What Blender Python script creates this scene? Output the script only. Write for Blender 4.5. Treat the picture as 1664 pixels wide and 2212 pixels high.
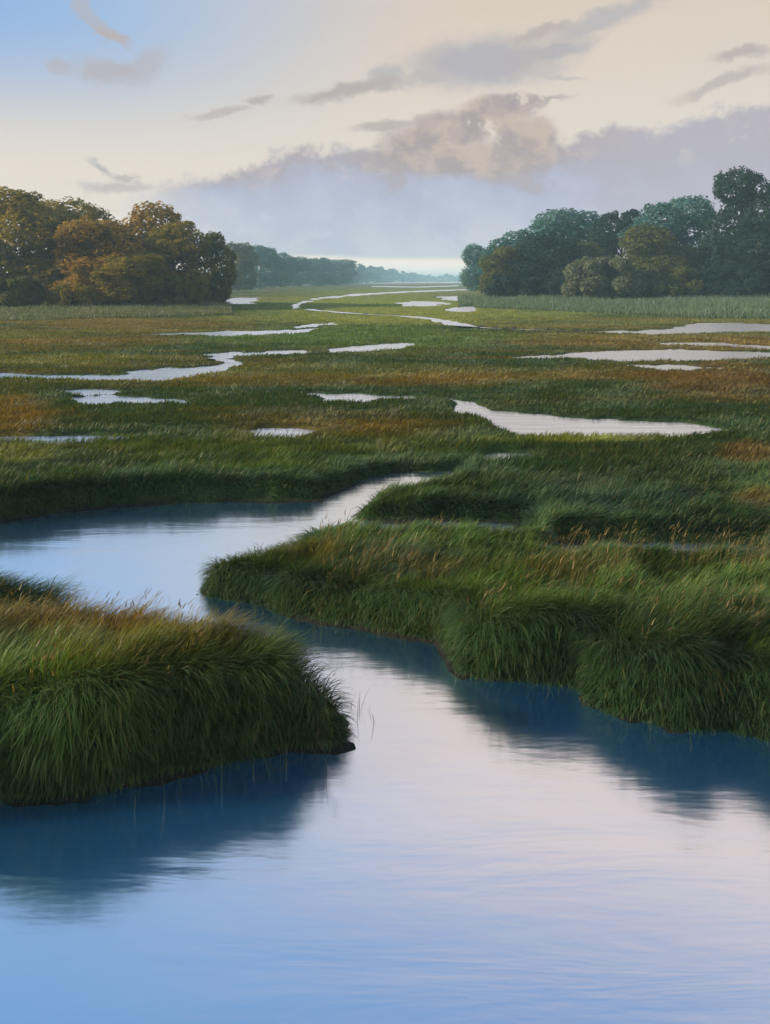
import bpy, math, random
import numpy as np

sc = bpy.context.scene
for o in list(bpy.data.objects):
    bpy.data.objects.remove(o)
R = math.radians
rng = np.random.default_rng(7)
random.seed(7)

# ------------------------------------------------------------------ camera
F, CX, CY, H = 1800.0, 832.0, 605.0, 4.2      # focal length, principal column, horizon row (picture 1664 x 2212), eye height
cam = bpy.data.cameras.new('camera')
cam.sensor_fit = 'HORIZONTAL'; cam.sensor_width = 36.0
cam.lens = F / 1664 * 36.0
cam.shift_y = -(1106 - CY) / 1664
cam.clip_start = 0.1; cam.clip_end = 20000
camo = bpy.data.objects.new('camera', cam); sc.collection.objects.link(camo)
camo.location = (0, 0, H); camo.rotation_euler = (R(90), 0, 0)
sc.camera = camo

# ------------------------------------------------------------------ world: evening sky with cloud bank
SUN_AZ, SUN_EL = -94.0, 21.0     # degrees: west of the view, low
world = bpy.data.worlds.new('World'); sc.world = world
world.use_nodes = True
wt = world.node_tree; wt.nodes.clear()

class NT:
    """small helper to write node trees"""
    def __init__(s, t): s.t = t
    def n(s, typ, **kw):
        nd = s.t.nodes.new(typ)
        for k, v in kw.items(): setattr(nd, k, v)
        return nd
    def put(s, sock, v):
        if isinstance(v, bpy.types.NodeSocket): s.t.links.new(v, sock)
        elif v is not None:
            if hasattr(sock, 'default_value'):
                if isinstance(v, (tuple, list)) and sock.type == 'RGBA' and len(v) == 3: v = (*v, 1)
                sock.default_value = v
    def m(s, op, a, b=None, c=None, clamp=False):
        nd = s.n('ShaderNodeMath', operation=op, use_clamp=clamp)
        s.put(nd.inputs[0], a); s.put(nd.inputs[1], b); s.put(nd.inputs[2], c)
        return nd.outputs[0]
    def v(s, op, a, b=None):
        nd = s.n('ShaderNodeVectorMath', operation=op)
        s.put(nd.inputs[0], a); s.put(nd.inputs[1], b)
        return nd.outputs['Value'] if op in ('LENGTH', 'DOT_PRODUCT') else nd.outputs['Vector']
    def mix(s, f, a, b):
        nd = s.n('ShaderNodeMix', data_type='RGBA')
        s.put(nd.inputs[0], f); s.put(nd.inputs[6], a); s.put(nd.inputs[7], b)
        return nd.outputs[2]
    def mul(s, f, a, b):
        nd = s.n('ShaderNodeMix', data_type='RGBA', blend_type='MULTIPLY')
        s.put(nd.inputs[0], f); s.put(nd.inputs[6], a); s.put(nd.inputs[7], b)
        return nd.outputs[2]
    def sm(s, x, a, b, lo=0.0, hi=1.0):
        nd = s.n('ShaderNodeMapRange', interpolation_type='SMOOTHSTEP')
        for i, q in enumerate((x, a, b, lo, hi)): s.put(nd.inputs[i], q)
        return nd.outputs[0]
    def noise(s, vec, scale, detail=3.0, rough=0.5, out='Fac', dist=0.0):
        nd = s.n('ShaderNodeTexNoise')
        s.put(nd.inputs['Vector'], vec); nd.inputs['Scale'].default_value = scale
        nd.inputs['Detail'].default_value = detail; nd.inputs['Roughness'].default_value = rough
        nd.inputs['Distortion'].default_value = dist
        return nd.outputs[out]
    def ramp(s, x, stops, interp='LINEAR'):
        nd = s.n('ShaderNodeValToRGB'); cr = nd.color_ramp; cr.interpolation = interp
        while len(cr.elements) < len(stops): cr.elements.new(0.5)
        for e, (p, c) in zip(cr.elements, stops):
            e.position = p; e.color = (*c, 1) if isinstance(c, (tuple, list)) else (c, c, c, 1)
        s.put(nd.inputs[0], x)
        return nd.outputs[0]

def lin(r, g, b):
    f = lambda c: (c / 255 / 12.92) if c / 255 <= 0.04045 else ((c / 255 + 0.055) / 1.055) ** 2.4
    return (f(r), f(g), f(b))

def azel(px, py):
    u, v = (px - CX) / F, (CY - py) / F
    az = math.atan(u)
    return az, math.atan(v * math.cos(az))

W = NT(wt)
tc = W.n('ShaderNodeTexCoord')
D = W.v('NORMALIZE', tc.outputs['Generated'])
sx = W.n('ShaderNodeSeparateXYZ'); W.put(sx.inputs[0], D)
dx, dy, dz = sx.outputs
el = W.m('ARCSINE', dz); az = W.m('ARCTAN2', dx, dy)
# slow colour field: cream low and to the right, blue high and to the left
warm = W.sm(W.v('DOT_PRODUCT', D, (-0.80, 0.45, 0.40)), 0.46, 0.86)
n_soft = W.noise(D, 3.0, 3, 0.5)
blue_f = W.m('ADD', warm, W.m('MULTIPLY', W.m('SUBTRACT', n_soft, 0.5), 0.35))
high = W.sm(el, R(7), R(17))
blue_f = W.m('MULTIPLY', blue_f, high, clamp=True)
base = W.ramp(W.m('DIVIDE', el, R(90)), [
    (0.0, (1.35, 1.10, .92)), (0.022, (1.05, .88, .76)), (0.05, lin(232, 220, 208)), (0.10, lin(226, 215, 202)), (0.20, lin(218, 203, 186)),
    (0.29, lin(240, 220, 206)), (0.37, lin(236, 217, 208)), (0.44, lin(196, 198, 212)), (0.52, lin(140, 174, 214)), (0.75, lin(100, 148, 212)), (1.0, lin(90, 135, 205))])
clear = W.mix(blue_f, base, lin(156, 187, 224))
clear = W.mix(W.m('MULTIPLY', high, W.sm(W.v('DOT_PRODUCT', D, (-0.80, 0.45, 0.40)), 0.70, 1.0, 0.0, .5)), clear, lin(96, 150, 216))
# clouds in azimuth / elevation, edges broken by noise
AE = W.n('ShaderNodeCombineXYZ'); W.put(AE.inputs[0], az); W.put(AE.inputs[1], el); AE = AE.outputs[0]
def warp(scale, amp, detail, stretch):
    mp = W.n('ShaderNodeMapping'); W.put(mp.inputs['Vector'], D); mp.inputs['Scale'].default_value = (1, 1, stretch)
    c = W.noise(mp.outputs[0], scale, detail, 0.6, 'Color')
    c = W.v('SUBTRACT', c, (0.5, 0.5, 0.5))
    return W.v('MULTIPLY', c, (amp, amp * 0.55, 0))
AEw = W.v('ADD', W.v('ADD', AE, warp(14, 0.085, 4, 1.6)), warp(50, 0.022, 4, 1.4))
AEs = W.v('ADD', W.v('ADD', AE, warp(20, 0.050, 5, 1.5)), warp(75, 0.026, 5, 1.3))
sp = W.n('ShaderNodeSeparateXYZ'); W.put(sp.inputs[0], AEs); azw, elw = sp.outputs[0], sp.outputs[1]
# big bank: upper edge as a function of azimuth
prof = [(-60, 1.5), (-32, 2.2)]
for px, py in [(200, 470), (290, 412), (400, 396), (500, 378), (560, 348), (620, 326), (780, 322), (850, 322), (950, 318), (1120, 312), (1200, 312), (1260, 290), (1330, 268), (1405, 286), (1450, 270), (1500, 240), (1580, 235), (1660, 226)]:
    a_, e_ = azel(px, py); prof.append((math.degrees(a_), math.degrees(e_)))
prof += [(34, 12.5), (48, 10.5), (75, 11.5), (110, 8.5), (140, 6), (179, 2.5)]
top = W.m('MULTIPLY', W.ramp(W.m('DIVIDE', W.m('ADD', azw, math.pi), 2 * math.pi),
        [((a + 180) / 360, e / 20) for a, e in prof]), R(20))
over = W.m('ADD', W.m('SUBTRACT', top, elw), W.m('MULTIPLY', W.m('SUBTRACT', W.noise(D, 42, 5, 0.6), 0.5), R(2.6)))
bank = W.sm(over, R(-0.45), R(0.60))
bank = W.m('MULTIPLY', bank, W.sm(W.m('ADD', el, W.m('MULTIPLY', W.m('SUBTRACT', n_soft, .5), R(1.2))), R(1.3), R(1.8)))
bank = W.m('MULTIPLY', bank, W.sm(az, R(-19), R(-11)))
n_b = W.noise(AEw, 13, 5, 0.55)
n_c = W.noise(AEs, 30, 4, 0.55)
hue = W.m('ADD', W.m('DIVIDE', el, R(12.5)), W.m('MULTIPLY', W.m('SUBTRACT', n_b, 0.5), 0.9))
bank_c = W.ramp(hue, [(0.14, lin(204, 204, 214)), (0.30, lin(190, 194, 211)), (0.48, lin(178, 183, 204)), (0.62, lin(176, 170, 180)),
                      (0.80, lin(182, 170, 167)), (0.95, lin(180, 167, 165))])
lit = W.m('MULTIPLY', W.sm(over, R(2.6), R(0.2)), W.sm(n_c, 0.50, 0.66))
bank_c = W.mix(W.m('MULTIPLY', lit, 0.55), bank_c, lin(222, 206, 194))
right = W.sm(az, R(8), R(20))
bank_c = W.mix(W.m('MULTIPLY', right, 0.8), bank_c, lin(183, 177, 188))
puff = W.m('MULTIPLY', W.sm(n_c, 0.53, 0.70), W.sm(el, R(7), R(3)))
bank_c = W.mix(W.m('MULTIPLY', puff, 0.55), bank_c, lin(206, 211, 224))
gap = W.m('MULTIPLY', W.sm(W.noise(AEs, 24, 3, 0.5), 0.62, 0.70), W.m('MULTIPLY', W.sm(over, R(4), R(1)), W.sm(el, R(7), R(9))))
bank = W.m('MULTIPLY', bank, W.m('SUBTRACT', 1.0, W.m('MULTIPLY', gap, 0.8)))
skyc = W.mix(bank, clear, bank_c)
# loose clouds
CL = [(1050, 132, 165, 50, 3, .95, 0), (1180, 112, 100, 20, 12, .85, 0), (760, 195, 120, 16, 10, .85, 1), (830, 168, 45, 24, 20, .7, 0), (950, 160, 80, 22, 8, .7, 0),
      (1300, 42, 150, 20, 17, .7, 0), (1165, 66, 60, 12, 10, .7, 1), (1610, 113, 50, 13, 3, .75, 1), (1555, 178, 90, 13, 15, .65, 1),
      (1185, 217, 45, 7, 8, .8, 1), (235, 157, 75, 24, 0, .75, 0), (312, 145, 55, 28, 30, .6, 0), (125, 138, 26, 14, 0, .6, 0),
      (237, 76, 38, 10, -25, .75, 1), (185, 20, 52, 17, -55, .6, 0), (475, 243, 62, 9, 11, .6, 1), (555, 215, 30, 10, 5, .8, 1),
      (208, 357, 32, 9, -25, .7, 0), (268, 380, 30, 8, 0, .7, 1), (840, 270, 80, 11, 8, .75, 1), (255, 402, 70, 12, 0, .6, 0), (1205, 160, 60, 7, -8, .5, 0),
      (1000, 272, 130, 42, 10, 1, 2), (1075, 238, 80, 30, 4, 1, 2), (930, 300, 110, 40, 8, 1, 2), (1140, 290, 80, 40, -20, 1, 2), (1020, 340, 220, 40, 0, .8, 2), (1120, 222, 40, 10, 10, .9, 2)]
acc = {0: None, 1: None, 2: None}
for cx, cy, rx, ry, ang, st, kind in CL:
    a0, e0 = azel(cx, cy)
    mp = W.n('ShaderNodeMapping', vector_type='TEXTURE')
    W.put(mp.inputs['Vector'], AEs)
    mp.inputs['Location'].default_value = (a0, e0, 0)
    mp.inputs['Rotation'].default_value = (0, 0, R(ang))
    mp.inputs['Scale'].default_value = (rx / F, ry / F, 1)
    d = W.sm(W.v('LENGTH', mp.outputs[0]), *((1.5, 0.40) if kind < 2 else (1.3, .6)), 0.0, min(1, st * 1.15))
    acc[kind] = d if acc[kind] is None else W.m('MAXIMUM', acc[kind], d)
# the same loose clouds elsewhere round the sky, thinly
far_n = W.noise(AEw, 5.0, 4, 0.6)
away = W.sm(W.m('ABSOLUTE', az), R(32), R(48))
loose = W.m('MULTIPLY', W.m('MULTIPLY', W.sm(far_n, 0.60, 0.72, 0, .7), away), W.sm(el, R(6), R(12)))
c0 = W.mix(W.m('MULTIPLY', n_b, 0.8), lin(184, 174, 170), lin(178, 180, 192))
brown = W.mix(W.sm(n_c, .38, .66), lin(170, 158, 158), lin(200, 182, 168))
holes = W.m('SUBTRACT', 1.0, W.m('MULTIPLY', W.sm(W.noise(AEs, 26, 3, 0.5), 0.60, 0.68), W.m('MULTIPLY', W.sm(el, R(9), R(10)), .8)))
skyc = W.mix(W.m('MULTIPLY', acc[2], holes), skyc, brown)
skyc = W.mix(W.m('MAXIMUM', acc[0], loose), skyc, c0)
skyc = W.mix(acc[1], skyc, lin(184, 173, 168))
nish = W.n('ShaderNodeTexSky', sky_type='NISHITA', sun_disc=False, sun_elevation=R(SUN_EL), sun_rotation=R(SUN_AZ), altitude=0.0,
           air_density=1.0, dust_density=2.0, ozone_density=1.5)
skyc = W.v('SCALE', skyc); wt.nodes[-1].inputs['Scale'].default_value = 7.9
tot = W.mix(0.06, skyc, nish.outputs[0])
bg = W.n('ShaderNodeBackground'); W.put(bg.inputs[0], tot); bg.inputs[1].default_value = 0.1
wo = W.n('ShaderNodeOutputWorld'); wt.links.new(bg.outputs[0], wo.inputs[0])

# ------------------------------------------------------------------ sun
sl = bpy.data.lights.new('sun', 'SUN'); sl.energy = 5.0; sl.angle = R(2.0); sl.color = (1.0, 0.82, 0.58)
so = bpy.data.objects.new('sun', sl); sc.collection.objects.link(so)
from mathutils import Vector
sdir = Vector((math.sin(R(SUN_AZ)) * math.cos(R(SUN_EL)), math.cos(R(SUN_AZ)) * math.cos(R(SUN_EL)), math.sin(R(SUN_EL))))
so.rotation_euler = sdir.to_track_quat('Z', 'Y').to_euler()
so.location = (-40, 10, 30)
sc.view_settings.view_transform = 'Standard'; sc.view_settings.look = 'None'
sc.view_settings.exposure = 0.42; sc.view_settings.gamma = 1.0; sc.view_settings.use_curve_mapping = False
sc.cycles.max_bounces = 6; sc.cycles.transparent_max_bounces = 6; sc.cycles.volume_bounces = 1
sc.cycles.use_adaptive_sampling = True; sc.cycles.adaptive_threshold = 0.02
world.cycles.sampling_method = 'MANUAL'; world.cycles.sample_map_resolution = 512

# ------------------------------------------------------------------ helpers
def tag(o, label, cat=None, group=None, kind=None):
    o['label'] = label
    if cat: o['category'] = cat
    if group: o['group'] = group
    if kind: o['kind'] = kind
    return o

def mesh_np(name, V, Fc, nper, mat, tint=None, smooth=False, parent=None):
    """V (n,3), Fc (m,nper) -> one mesh object"""
    me = bpy.data.meshes.new(name)
    V = np.ascontiguousarray(V, np.float32); Fc = np.ascontiguousarray(Fc, np.int32)
    me.vertices.add(len(V)); me.vertices.foreach_set('co', V.ravel())
    me.loops.add(Fc.size); me.loops.foreach_set('vertex_index', Fc.ravel())
    me.polygons.add(len(Fc))
    me.polygons.foreach_set('loop_start', np.arange(0, Fc.size, nper, dtype=np.int32))
    if smooth: me.polygons.foreach_set('use_smooth', np.ones(len(Fc), bool))
    if tint is not None:
        at = me.attributes.new('tint', 'FLOAT_COLOR', 'POINT')
        c = np.ones((len(V), 4), np.float32); c[:, :3] = tint
        at.data.foreach_set('color', c.ravel())
    me.update(calc_edges=True)
    if mat: me.materials.append(mat)
    o = bpy.data.objects.new(name, me); sc.collection.objects.link(o)
    if parent: o.parent = parent
    return o

def unp(px, py, z=0.0):
    d = F * (H - z) / (py - CY)
    return ((px - CX) / F * d, d)

def hashn(ix, iy, seed):
    h = (ix.astype(np.int64) * 374761393 + iy.astype(np.int64) * 668265263 + seed * 1442695041) & 0x7fffffff
    h = ((h ^ (h >> 13)) * 1274126177) & 0x7fffffff
    h = (h ^ (h >> 16)) & 0xffff
    return h / 65535.0
def vnoise(x, y, seed=0):
    ix, iy = np.floor(x), np.floor(y); fx, fy = x - ix, y - iy
    fx = fx * fx * (3 - 2 * fx); fy = fy * fy * (3 - 2 * fy)
    a = hashn(ix, iy, seed); b = hashn(ix + 1, iy, seed); c = hashn(ix, iy + 1, seed); d = hashn(ix + 1, iy + 1, seed)
    return (a * (1 - fx) + b * fx) * (1 - fy) + (c * (1 - fx) + d * fx) * fy
def fbm(x, y, seed=0, octv=4):
    s = 0; a = 0.5; t = 0
    for i in range(octv):
        s = s + a * vnoise(x * 2 ** i, y * 2 ** i, seed + i * 17); t += a; a *= 0.5
    return s / t
def sstep(a, b, x):
    t = np.clip((x - a) / (b - a), 0, 1); return t * t * (3 - 2 * t)

# ------------------------------------------------------------------ water outlines (seen shape -> place on the ground)
def canopy(X, Y):      # soil height of the marsh with distance (m); the bank beyond the left pond stays high
    lo = np.interp(Y, [0, 7.0, 7.6, 8.8, 10.2, 12, 13, 16, 19, 24, 40, 200], [.50, .50, .54, .44, .25, .20, .20, .15, .10, .06, .05, .05])
    hi = np.interp(Y, [0, 8.8, 15.0, 18.5, 24, 40, 200], [.50, .44, .44, .22, .06, .05, .05])
    k = np.where(Y > 12.6, np.maximum(sstep(-2.2, -0.9, X), 1 - sstep(12.6, 13.6, Y)), sstep(-3.0, -2.5, X))
    return hi * (1 - k) + lo * k
ZC = lambda Y: float(np.interp(Y, [0, 7.5, 8.8, 10.2, 12, 13, 16, 19, 24, 40, 200], [.85, .9, .75, .45, .38, .36, .30, 0.24, 0.16, 0.13, 0.12]))
def unpc(px, py):   # point on the grass-top surface
    z = 0.12
    for _ in range(12): z = 0.5 * z + 0.5 * ZC(F * (H - z) / (py - CY))
    return unp(px, py, z)

T = 0.8
creek = [(-14, -4), (-14, 5.6)]
creek += [unp(*p) for p in [(-420, 1790), (0, 1742), (200, 1726), (330, 1696), (500, 1662), (620, 1630)]] + [(-.55, 7.36), (-.34, 7.36), (-.26, 7.46), (-.22, 7.70), (-.28, 7.90), (-.46, 8.02), (-.78, 8.16), (-1.1, 8.36)]
creek += [unp(530, 1320, T), unp(440, 1297, T), unp(330, 1284, T), unp(215, 1277, T), unp(60, 1284, T), unp(-90, 1286, T), unp(-90, 1279, T), unp(60, 1275, T),
          unp(240, 1252, T), unp(185, 1224, T), unp(0, 1206, T), unp(-300, 1203, T), unp(-900, 1190, T)]
creek += [unp(*p) for p in [(-900, 1160), (-300, 1150), (0, 1134), (100, 1114), (250, 1096), (420, 1088), (560, 1086), (690, 1085), (712, 1068), (758, 1048)]]
creek += [unp(*p) for p in [(800, 1031), (860, 1024), (970, 1018)]] + [unp(978, 1025, .14), unp(885, 1036, .24), unp(802, 1052, .30), unp(762, 1076, .32), unp(728, 1096, .36), unp(716, 1108, .40),
          unp(640, 1119, .5), unp(602, 1144, .5)]
creek += [unp(598, 1175, .2), unp(604, 1202, .0), unp(575, 1212, .12), unp(520, 1217, .15), unp(455, 1226, .15), unp(430, 1246, .1), unp(428, 1284, 0)]
creek += [unp(*p) for p in [(480, 1296), (560, 1308), (600, 1326), (690, 1348), (770, 1358), (945, 1388), (960, 1405), (972, 1445), (1000, 1470), (1130, 1480), (1240, 1490),
          (1256, 1522), (1310, 1548), (1450, 1582), (1640, 1606), (2000, 1660), (2700, 1740)]]
creek += [(14, 5.0), (14, -4)]

pools = []      # (name hint, polygon)
def poly(pts):
    ys = {}
    out = []
    P = np.array(pts, float)
    for (px, py) in pts:
        # seen front edges are the grass tops in front of the water, back edges meet the water itself
        lo, hi = [], []
        for (a, b) in zip(P, np.roll(P, -1, 0)):
            if (a[0] - px) * (b[0] - px) <= 0 and a[0] != b[0]:
                yy = a[1] + (b[1] - a[1]) * (px - a[0]) / (b[0] - a[0]); lo.append(yy)
        mid = (min(lo) + max(lo)) / 2 if lo else py
        out.append(unp(px, py, .07) if py > mid + 0.2 else unp(px, py))
    pools.append(out)
def strip(path, w):
    w = w if isinstance(w, (list, tuple)) else [w] * len(path)
    up = [unp(x, y - q / 2) for (x, y), q in zip(path, w)]
    dn = [unp(x, y + q / 2, .06) for (x, y), q in zip(path, w)]
    pools.append(up + dn[::-1])
poly([(975, 862), (1010, 867), (1060, 887), (1150, 895), (1280, 905), (1480, 915), (1580, 930), (1450, 937), (1250, 937), (1140, 937), (1110, 922), (1080, 908), (1030, 894), (1000, 880)])
poly([(-160, 944), (0, 944), (90, 940), (200, 941), (300, 942), (345, 947), (220, 956), (110, 963), (60, 956), (0, 954), (-160, 956)])
poly([(510, 930), (560, 926), (640, 926), (685, 931), (640, 942), (560, 942), (530, 935)])
poly([(-200, 808), (0, 807), (150, 810), (268, 811), (280, 803), (350, 796), (430, 793), (470, 790), (510, 780), (512, 786), (480, 798), (430, 805), (390, 815), (340, 822), (260, 819), (100, 815), (0, 813), (-200, 813)])
strip([(560, 763), (500, 765), (456, 768), (452, 771), (500, 777), (508, 783)], [2, 5, 6, 6, 6, 5])
poly([(580, 758), (620, 756), (660, 756), (668, 760), (610, 764), (575, 763)])
poly([(720, 754), (800, 746), (870, 740), (884, 744), (840, 752), (730, 758)])
poly([(310, 722), (480, 716), (600, 713), (700, 707), (640, 718), (480, 723)])
strip([(1010, 625), (900, 629), (770, 636), (690, 644), (645, 655), (655, 667), (760, 676), (880, 682), (955, 691), (1000, 704), (1150, 711), (1340, 716)], [1.5, 2, 2.6, 3, 2.6, 2.6, 2.6, 3, 5, 7, 4, 3])
poly([(1330, 717), (1470, 710), (1480, 701), (1550, 697), (1664, 701), (1900, 704), (1900, 713), (1550, 716), (1400, 720)])
poly([(1110, 772), (1200, 768), (1330, 758), (1480, 756), (1664, 762), (1900, 764), (1900, 769), (1664, 769), (1540, 775), (1340, 778), (1250, 772)])
poly([(1370, 789), (1450, 789), (1545, 795), (1450, 798)])
poly([(680, 851), (760, 851), (900, 855), (910, 860), (780, 865), (715, 861)])
poly([(130, 846), (180, 843), (260, 843), (268, 847), (190, 850)])
poly([(140, 860), (230, 856), (400, 863), (392, 868), (220, 868)])
poly([(1030, 987), (1062, 981), (1140, 981), (1130, 988), (1045, 992)])
poly([(690, 994), (740, 993), (782, 998), (745, 1003)])
strip([(1420, 741), (1540, 742), (1664, 750), (1850, 756)], 3)
poly([(490, 648), (520, 643), (555, 643), (545, 655), (490, 656)])
poly([(850, 655), (900, 650), (960, 654), (940, 660), (880, 660)])
poly([(955, 640), (1012, 640), (1018, 645), (985, 649), (962, 646)])
poly([(975, 664), (1015, 662), (1010, 672), (985, 673)])
strip([(640, 707), (690, 701), (720, 699)], 4)
def low_strip(path, w, z=.12):
    pools.append([unp(x, y - w / 2, z) for x, y in path] + [unp(x, y + w / 2, z + .25) for x, y in path][::-1])
low_strip([(745, 1110), (860, 1112), (980, 1111), (1120, 1115)], 6)
low_strip([(1210, 1161), (1330, 1159), (1480, 1163), (1640, 1171)], 8)
strip([(760, 612), (860, 611), (1000, 610)], 1.6)
strip([(800, 618), (900, 620), (990, 617)], 1.6)
polys = [np.array(creek)] + [np.array(p) for p in pools]

def water_sd(X, Y):
    """signed distance to the nearest water edge (positive on land) and the unit direction towards the water"""
    n = len(X); best = np.full(n, 1e9); gx = np.zeros(n); gy = np.zeros(n)
    for P in polys:
        mar = 3.0
        idx = np.nonzero((X > P[:, 0].min() - mar) & (X < P[:, 0].max() + mar) & (Y > P[:, 1].min() - mar) & (Y < P[:, 1].max() + mar))[0]
        for k in range(0, len(idx), 40000):
            ii = idx[k:k + 40000]; x = X[ii]; y = Y[ii]
            bd = np.full(len(ii), 1e18); bx = np.zeros(len(ii)); by = np.zeros(len(ii)); ins = np.zeros(len(ii), bool)
            for a, b in zip(P, np.roll(P, -1, 0)):
                ex, ey = b - a; L = ex * ex + ey * ey + 1e-12
                t = np.clip(((x - a[0]) * ex + (y - a[1]) * ey) / L, 0, 1)
                qx = a[0] + t * ex - x; qy = a[1] + t * ey - y; d = qx * qx + qy * qy
                m = d < bd; bd[m] = d[m]; bx[m] = qx[m]; by[m] = qy[m]
                if ey != 0:
                    ins ^= ((a[1] > y) != (b[1] > y)) & (x < (b[0] - a[0]) * (y - a[1]) / ey + a[0])
            d = np.sqrt(bd); s = np.where(ins, -d, d)
            m = s < best[ii]; j = ii[m]
            best[j] = s[m]; dd = np.maximum(d[m], 1e-6) * np.where(ins[m], -1, 1)
            gx[j] = bx[m] / dd; gy[j] = by[m] / dd
    return best, gx, gy

def soil(X, Y, sd=None):
    if sd is None: sd, _, _ = water_sd(X, Y)
    jag = np.interp(Y, [0, 12, 20, 40, 200], [0.10, 0.14, 0.35, 1.1, 5.0])
    sd = sd + (fbm(X * np.interp(Y, [0, 15, 30, 200], [2.2, 2.2, 1.1, .3]), Y * np.interp(Y, [0, 15, 30, 200], [2.2, 2.2, 1.1, .3]), 3, 4) - 0.5) * jag * 1.3 + (fbm(X * .9, Y * .35, 151, 3) - .5) * np.interp(Y, [18, 30, 200], [0, .7, 2.0]) - canopy(X, Y) * np.interp(Y, [0, 16, 24], [.27, .30, .2])
    w = np.interp(Y, [0, 15, 22, 60, 200, 1000], [0.20, 0.30, 0.30, 0.5, 1.2, 4])
    zt = canopy(X, Y) * (0.85 + 0.3 * fbm(X * 0.7, Y * 0.7, 21, 3)) + (fbm(X * 1.7, Y * 1.7, 5, 4) - 0.5) * np.interp(Y, [0, 15, 24], [0.16, 0.12, 0.05])
    k = sstep(0, 1, sd / w)
    z = np.where(sd > 0, -0.03 + (zt + 0.03) * k, -0.03 + 0.9 * np.maximum(sd, -0.6))
    toe = 0.04 * sstep(.40, .62, fbm(X * 1.5, Y * 1.5, 161, 3)) * (1 - sstep(14, 20, Y)) * (0.6 + .8 * fbm(X * 9, Y * 9, 171, 2))      # slumped mud at the foot of the bank
    z = np.maximum(z, np.where(Y < 20, -0.03 + (toe + .03) * np.clip(1 - np.abs(sd + .02) / .24, 0, 1), -9))
    return z, sd

# ------------------------------------------------------------------ plant colours by place
C_DG, C_G, C_OL, C_OC, C_RU, C_YG, C_BG = [np.array(c) for c in
    [(0.034, 0.066, 0.022), (0.080, 0.150, 0.034), (0.130, 0.135, 0.030), (0.215, 0.140, 0.028), (0.190, 0.080, 0.020), (0.235, 0.275, 0.050), (0.028, 0.078, 0.042)]]
PATCH = [(330, 1310, 300, 65, C_OC, .95, T), (60, 1325, 240, 50, C_OC, .8, T), (560, 1340, 90, 40, C_OL, .7, T), (240, 1400, 300, 60, C_OL, .7, T),
         (690, 1450, 60, 60, C_YG, .35, T), (160, 1245, 90, 30, C_OL, .7, T), (640, 1150, 100, 25, C_OL, .8, .6),
         (1560, 820, 200, 45, C_RU, .45, .1), (1400, 800, 220, 30, C_OC, .35, .1), (1620, 975, 90, 30, C_RU, .45, .2), (1620, 1070, 60, 20, C_OC, .7, .3), (30, 890, 90, 60, C_OC, .6, .1),
         (90, 900, 130, 30, C_RU, .2, .1), (1000, 815, 180, 20, C_OC, .5, .1), (700, 915, 300, 30, C_OC, .45, .1), (300, 700, 330, 14, C_OC, .55, .1), (180, 735, 250, 14, C_OC, .5, .1),
         (860, 665, 360, 40, C_YG, .85, .1), (800, 725, 380, 26, C_G, .8, .1), (1180, 680, 120, 10, C_YG, .5, .1), (1300, 735, 260, 14, C_OC, .55, .1), (1250, 945, 220, 10, C_YG, .75, .15),
         (40, 990, 110, 26, C_YG, .4, .2), (1600, 740, 120, 16, C_OC, .7, .1), (850, 628, 220, 14, C_YG, .6, .1), (900, 615, 200, 5, C_OC, .5, .1),
         (400, 780, 180, 12, C_DG, .6, .1), (900, 890, 700, 16, C_DG, .55, .1), (1300, 865, 300, 18, C_DG, .5, .1), (850, 790, 350, 16, C_DG, .5, .1), (150, 840, 300, 12, C_DG, .4, .1), (760, 650, 260, 12, C_YG, .6, .1), (800, 690, 350, 14, C_YG, .4, .1), (350, 910, 330, 16, C_DG, .7, .1), (900, 990, 500, 35, C_BG, .6, .3), (400, 1030, 380, 40, C_BG, .55, .5), (1250, 1060, 420, 50, C_BG, .55, .5),
         (250, 955, 10, 6, C_YG, .3, .1), (1250, 1240, 420, 50, C_G, .5, T), (1150, 1180, 460, 20, C_OL, .5, .6), (500, 1480, 300, 60, C_G, .5, T)]
def plant_colour(X, Y):
    a = fbm(X * 0.06 + 3, Y * 0.16, 31, 4); b = fbm(X * np.interp(Y, [12, 25], [.35, .12]), Y * np.interp(Y, [12, 25], [.8, .45]) + 9, 41, 4); c = fbm(X * 0.05, Y * 0.05, 51, 3)
    far = sstep(16, 24, Y)[:, None]
    col = C_DG + (C_G - C_DG) * sstep(.32, .66, b)[:, None]
    mid = C_DG * 1.2 + (C_OL - C_DG) * sstep(.36, .62, a)[:, None]
    mid = mid + (C_OC * 0.85 - mid) * (sstep(.50, .68, b) * .45)[:, None]
    mid = mid + (C_G - mid) * (sstep(.5, .65, c) * .6)[:, None]
    col = col * (1 - far) + mid * far
    wob = (fbm(X * 0.9, Y * 0.9, 61, 3) - 0.5) * 0.9
    for px, py, rx, ry, cc, st, z in PATCH:
        zz = z; ppy = CY + F * (H - zz) / Y; ppx = CX + F * X / Y     # where that ground lies along the marsh
        e = np.sqrt(((ppx - px) / rx) ** 2 + ((ppy - py) / ry) ** 2) + wob
        k = ((1 - sstep(.35, 1.25, e)) * st)[:, None]
        col = col * (1 - k) + cc * k
    return col

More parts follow.
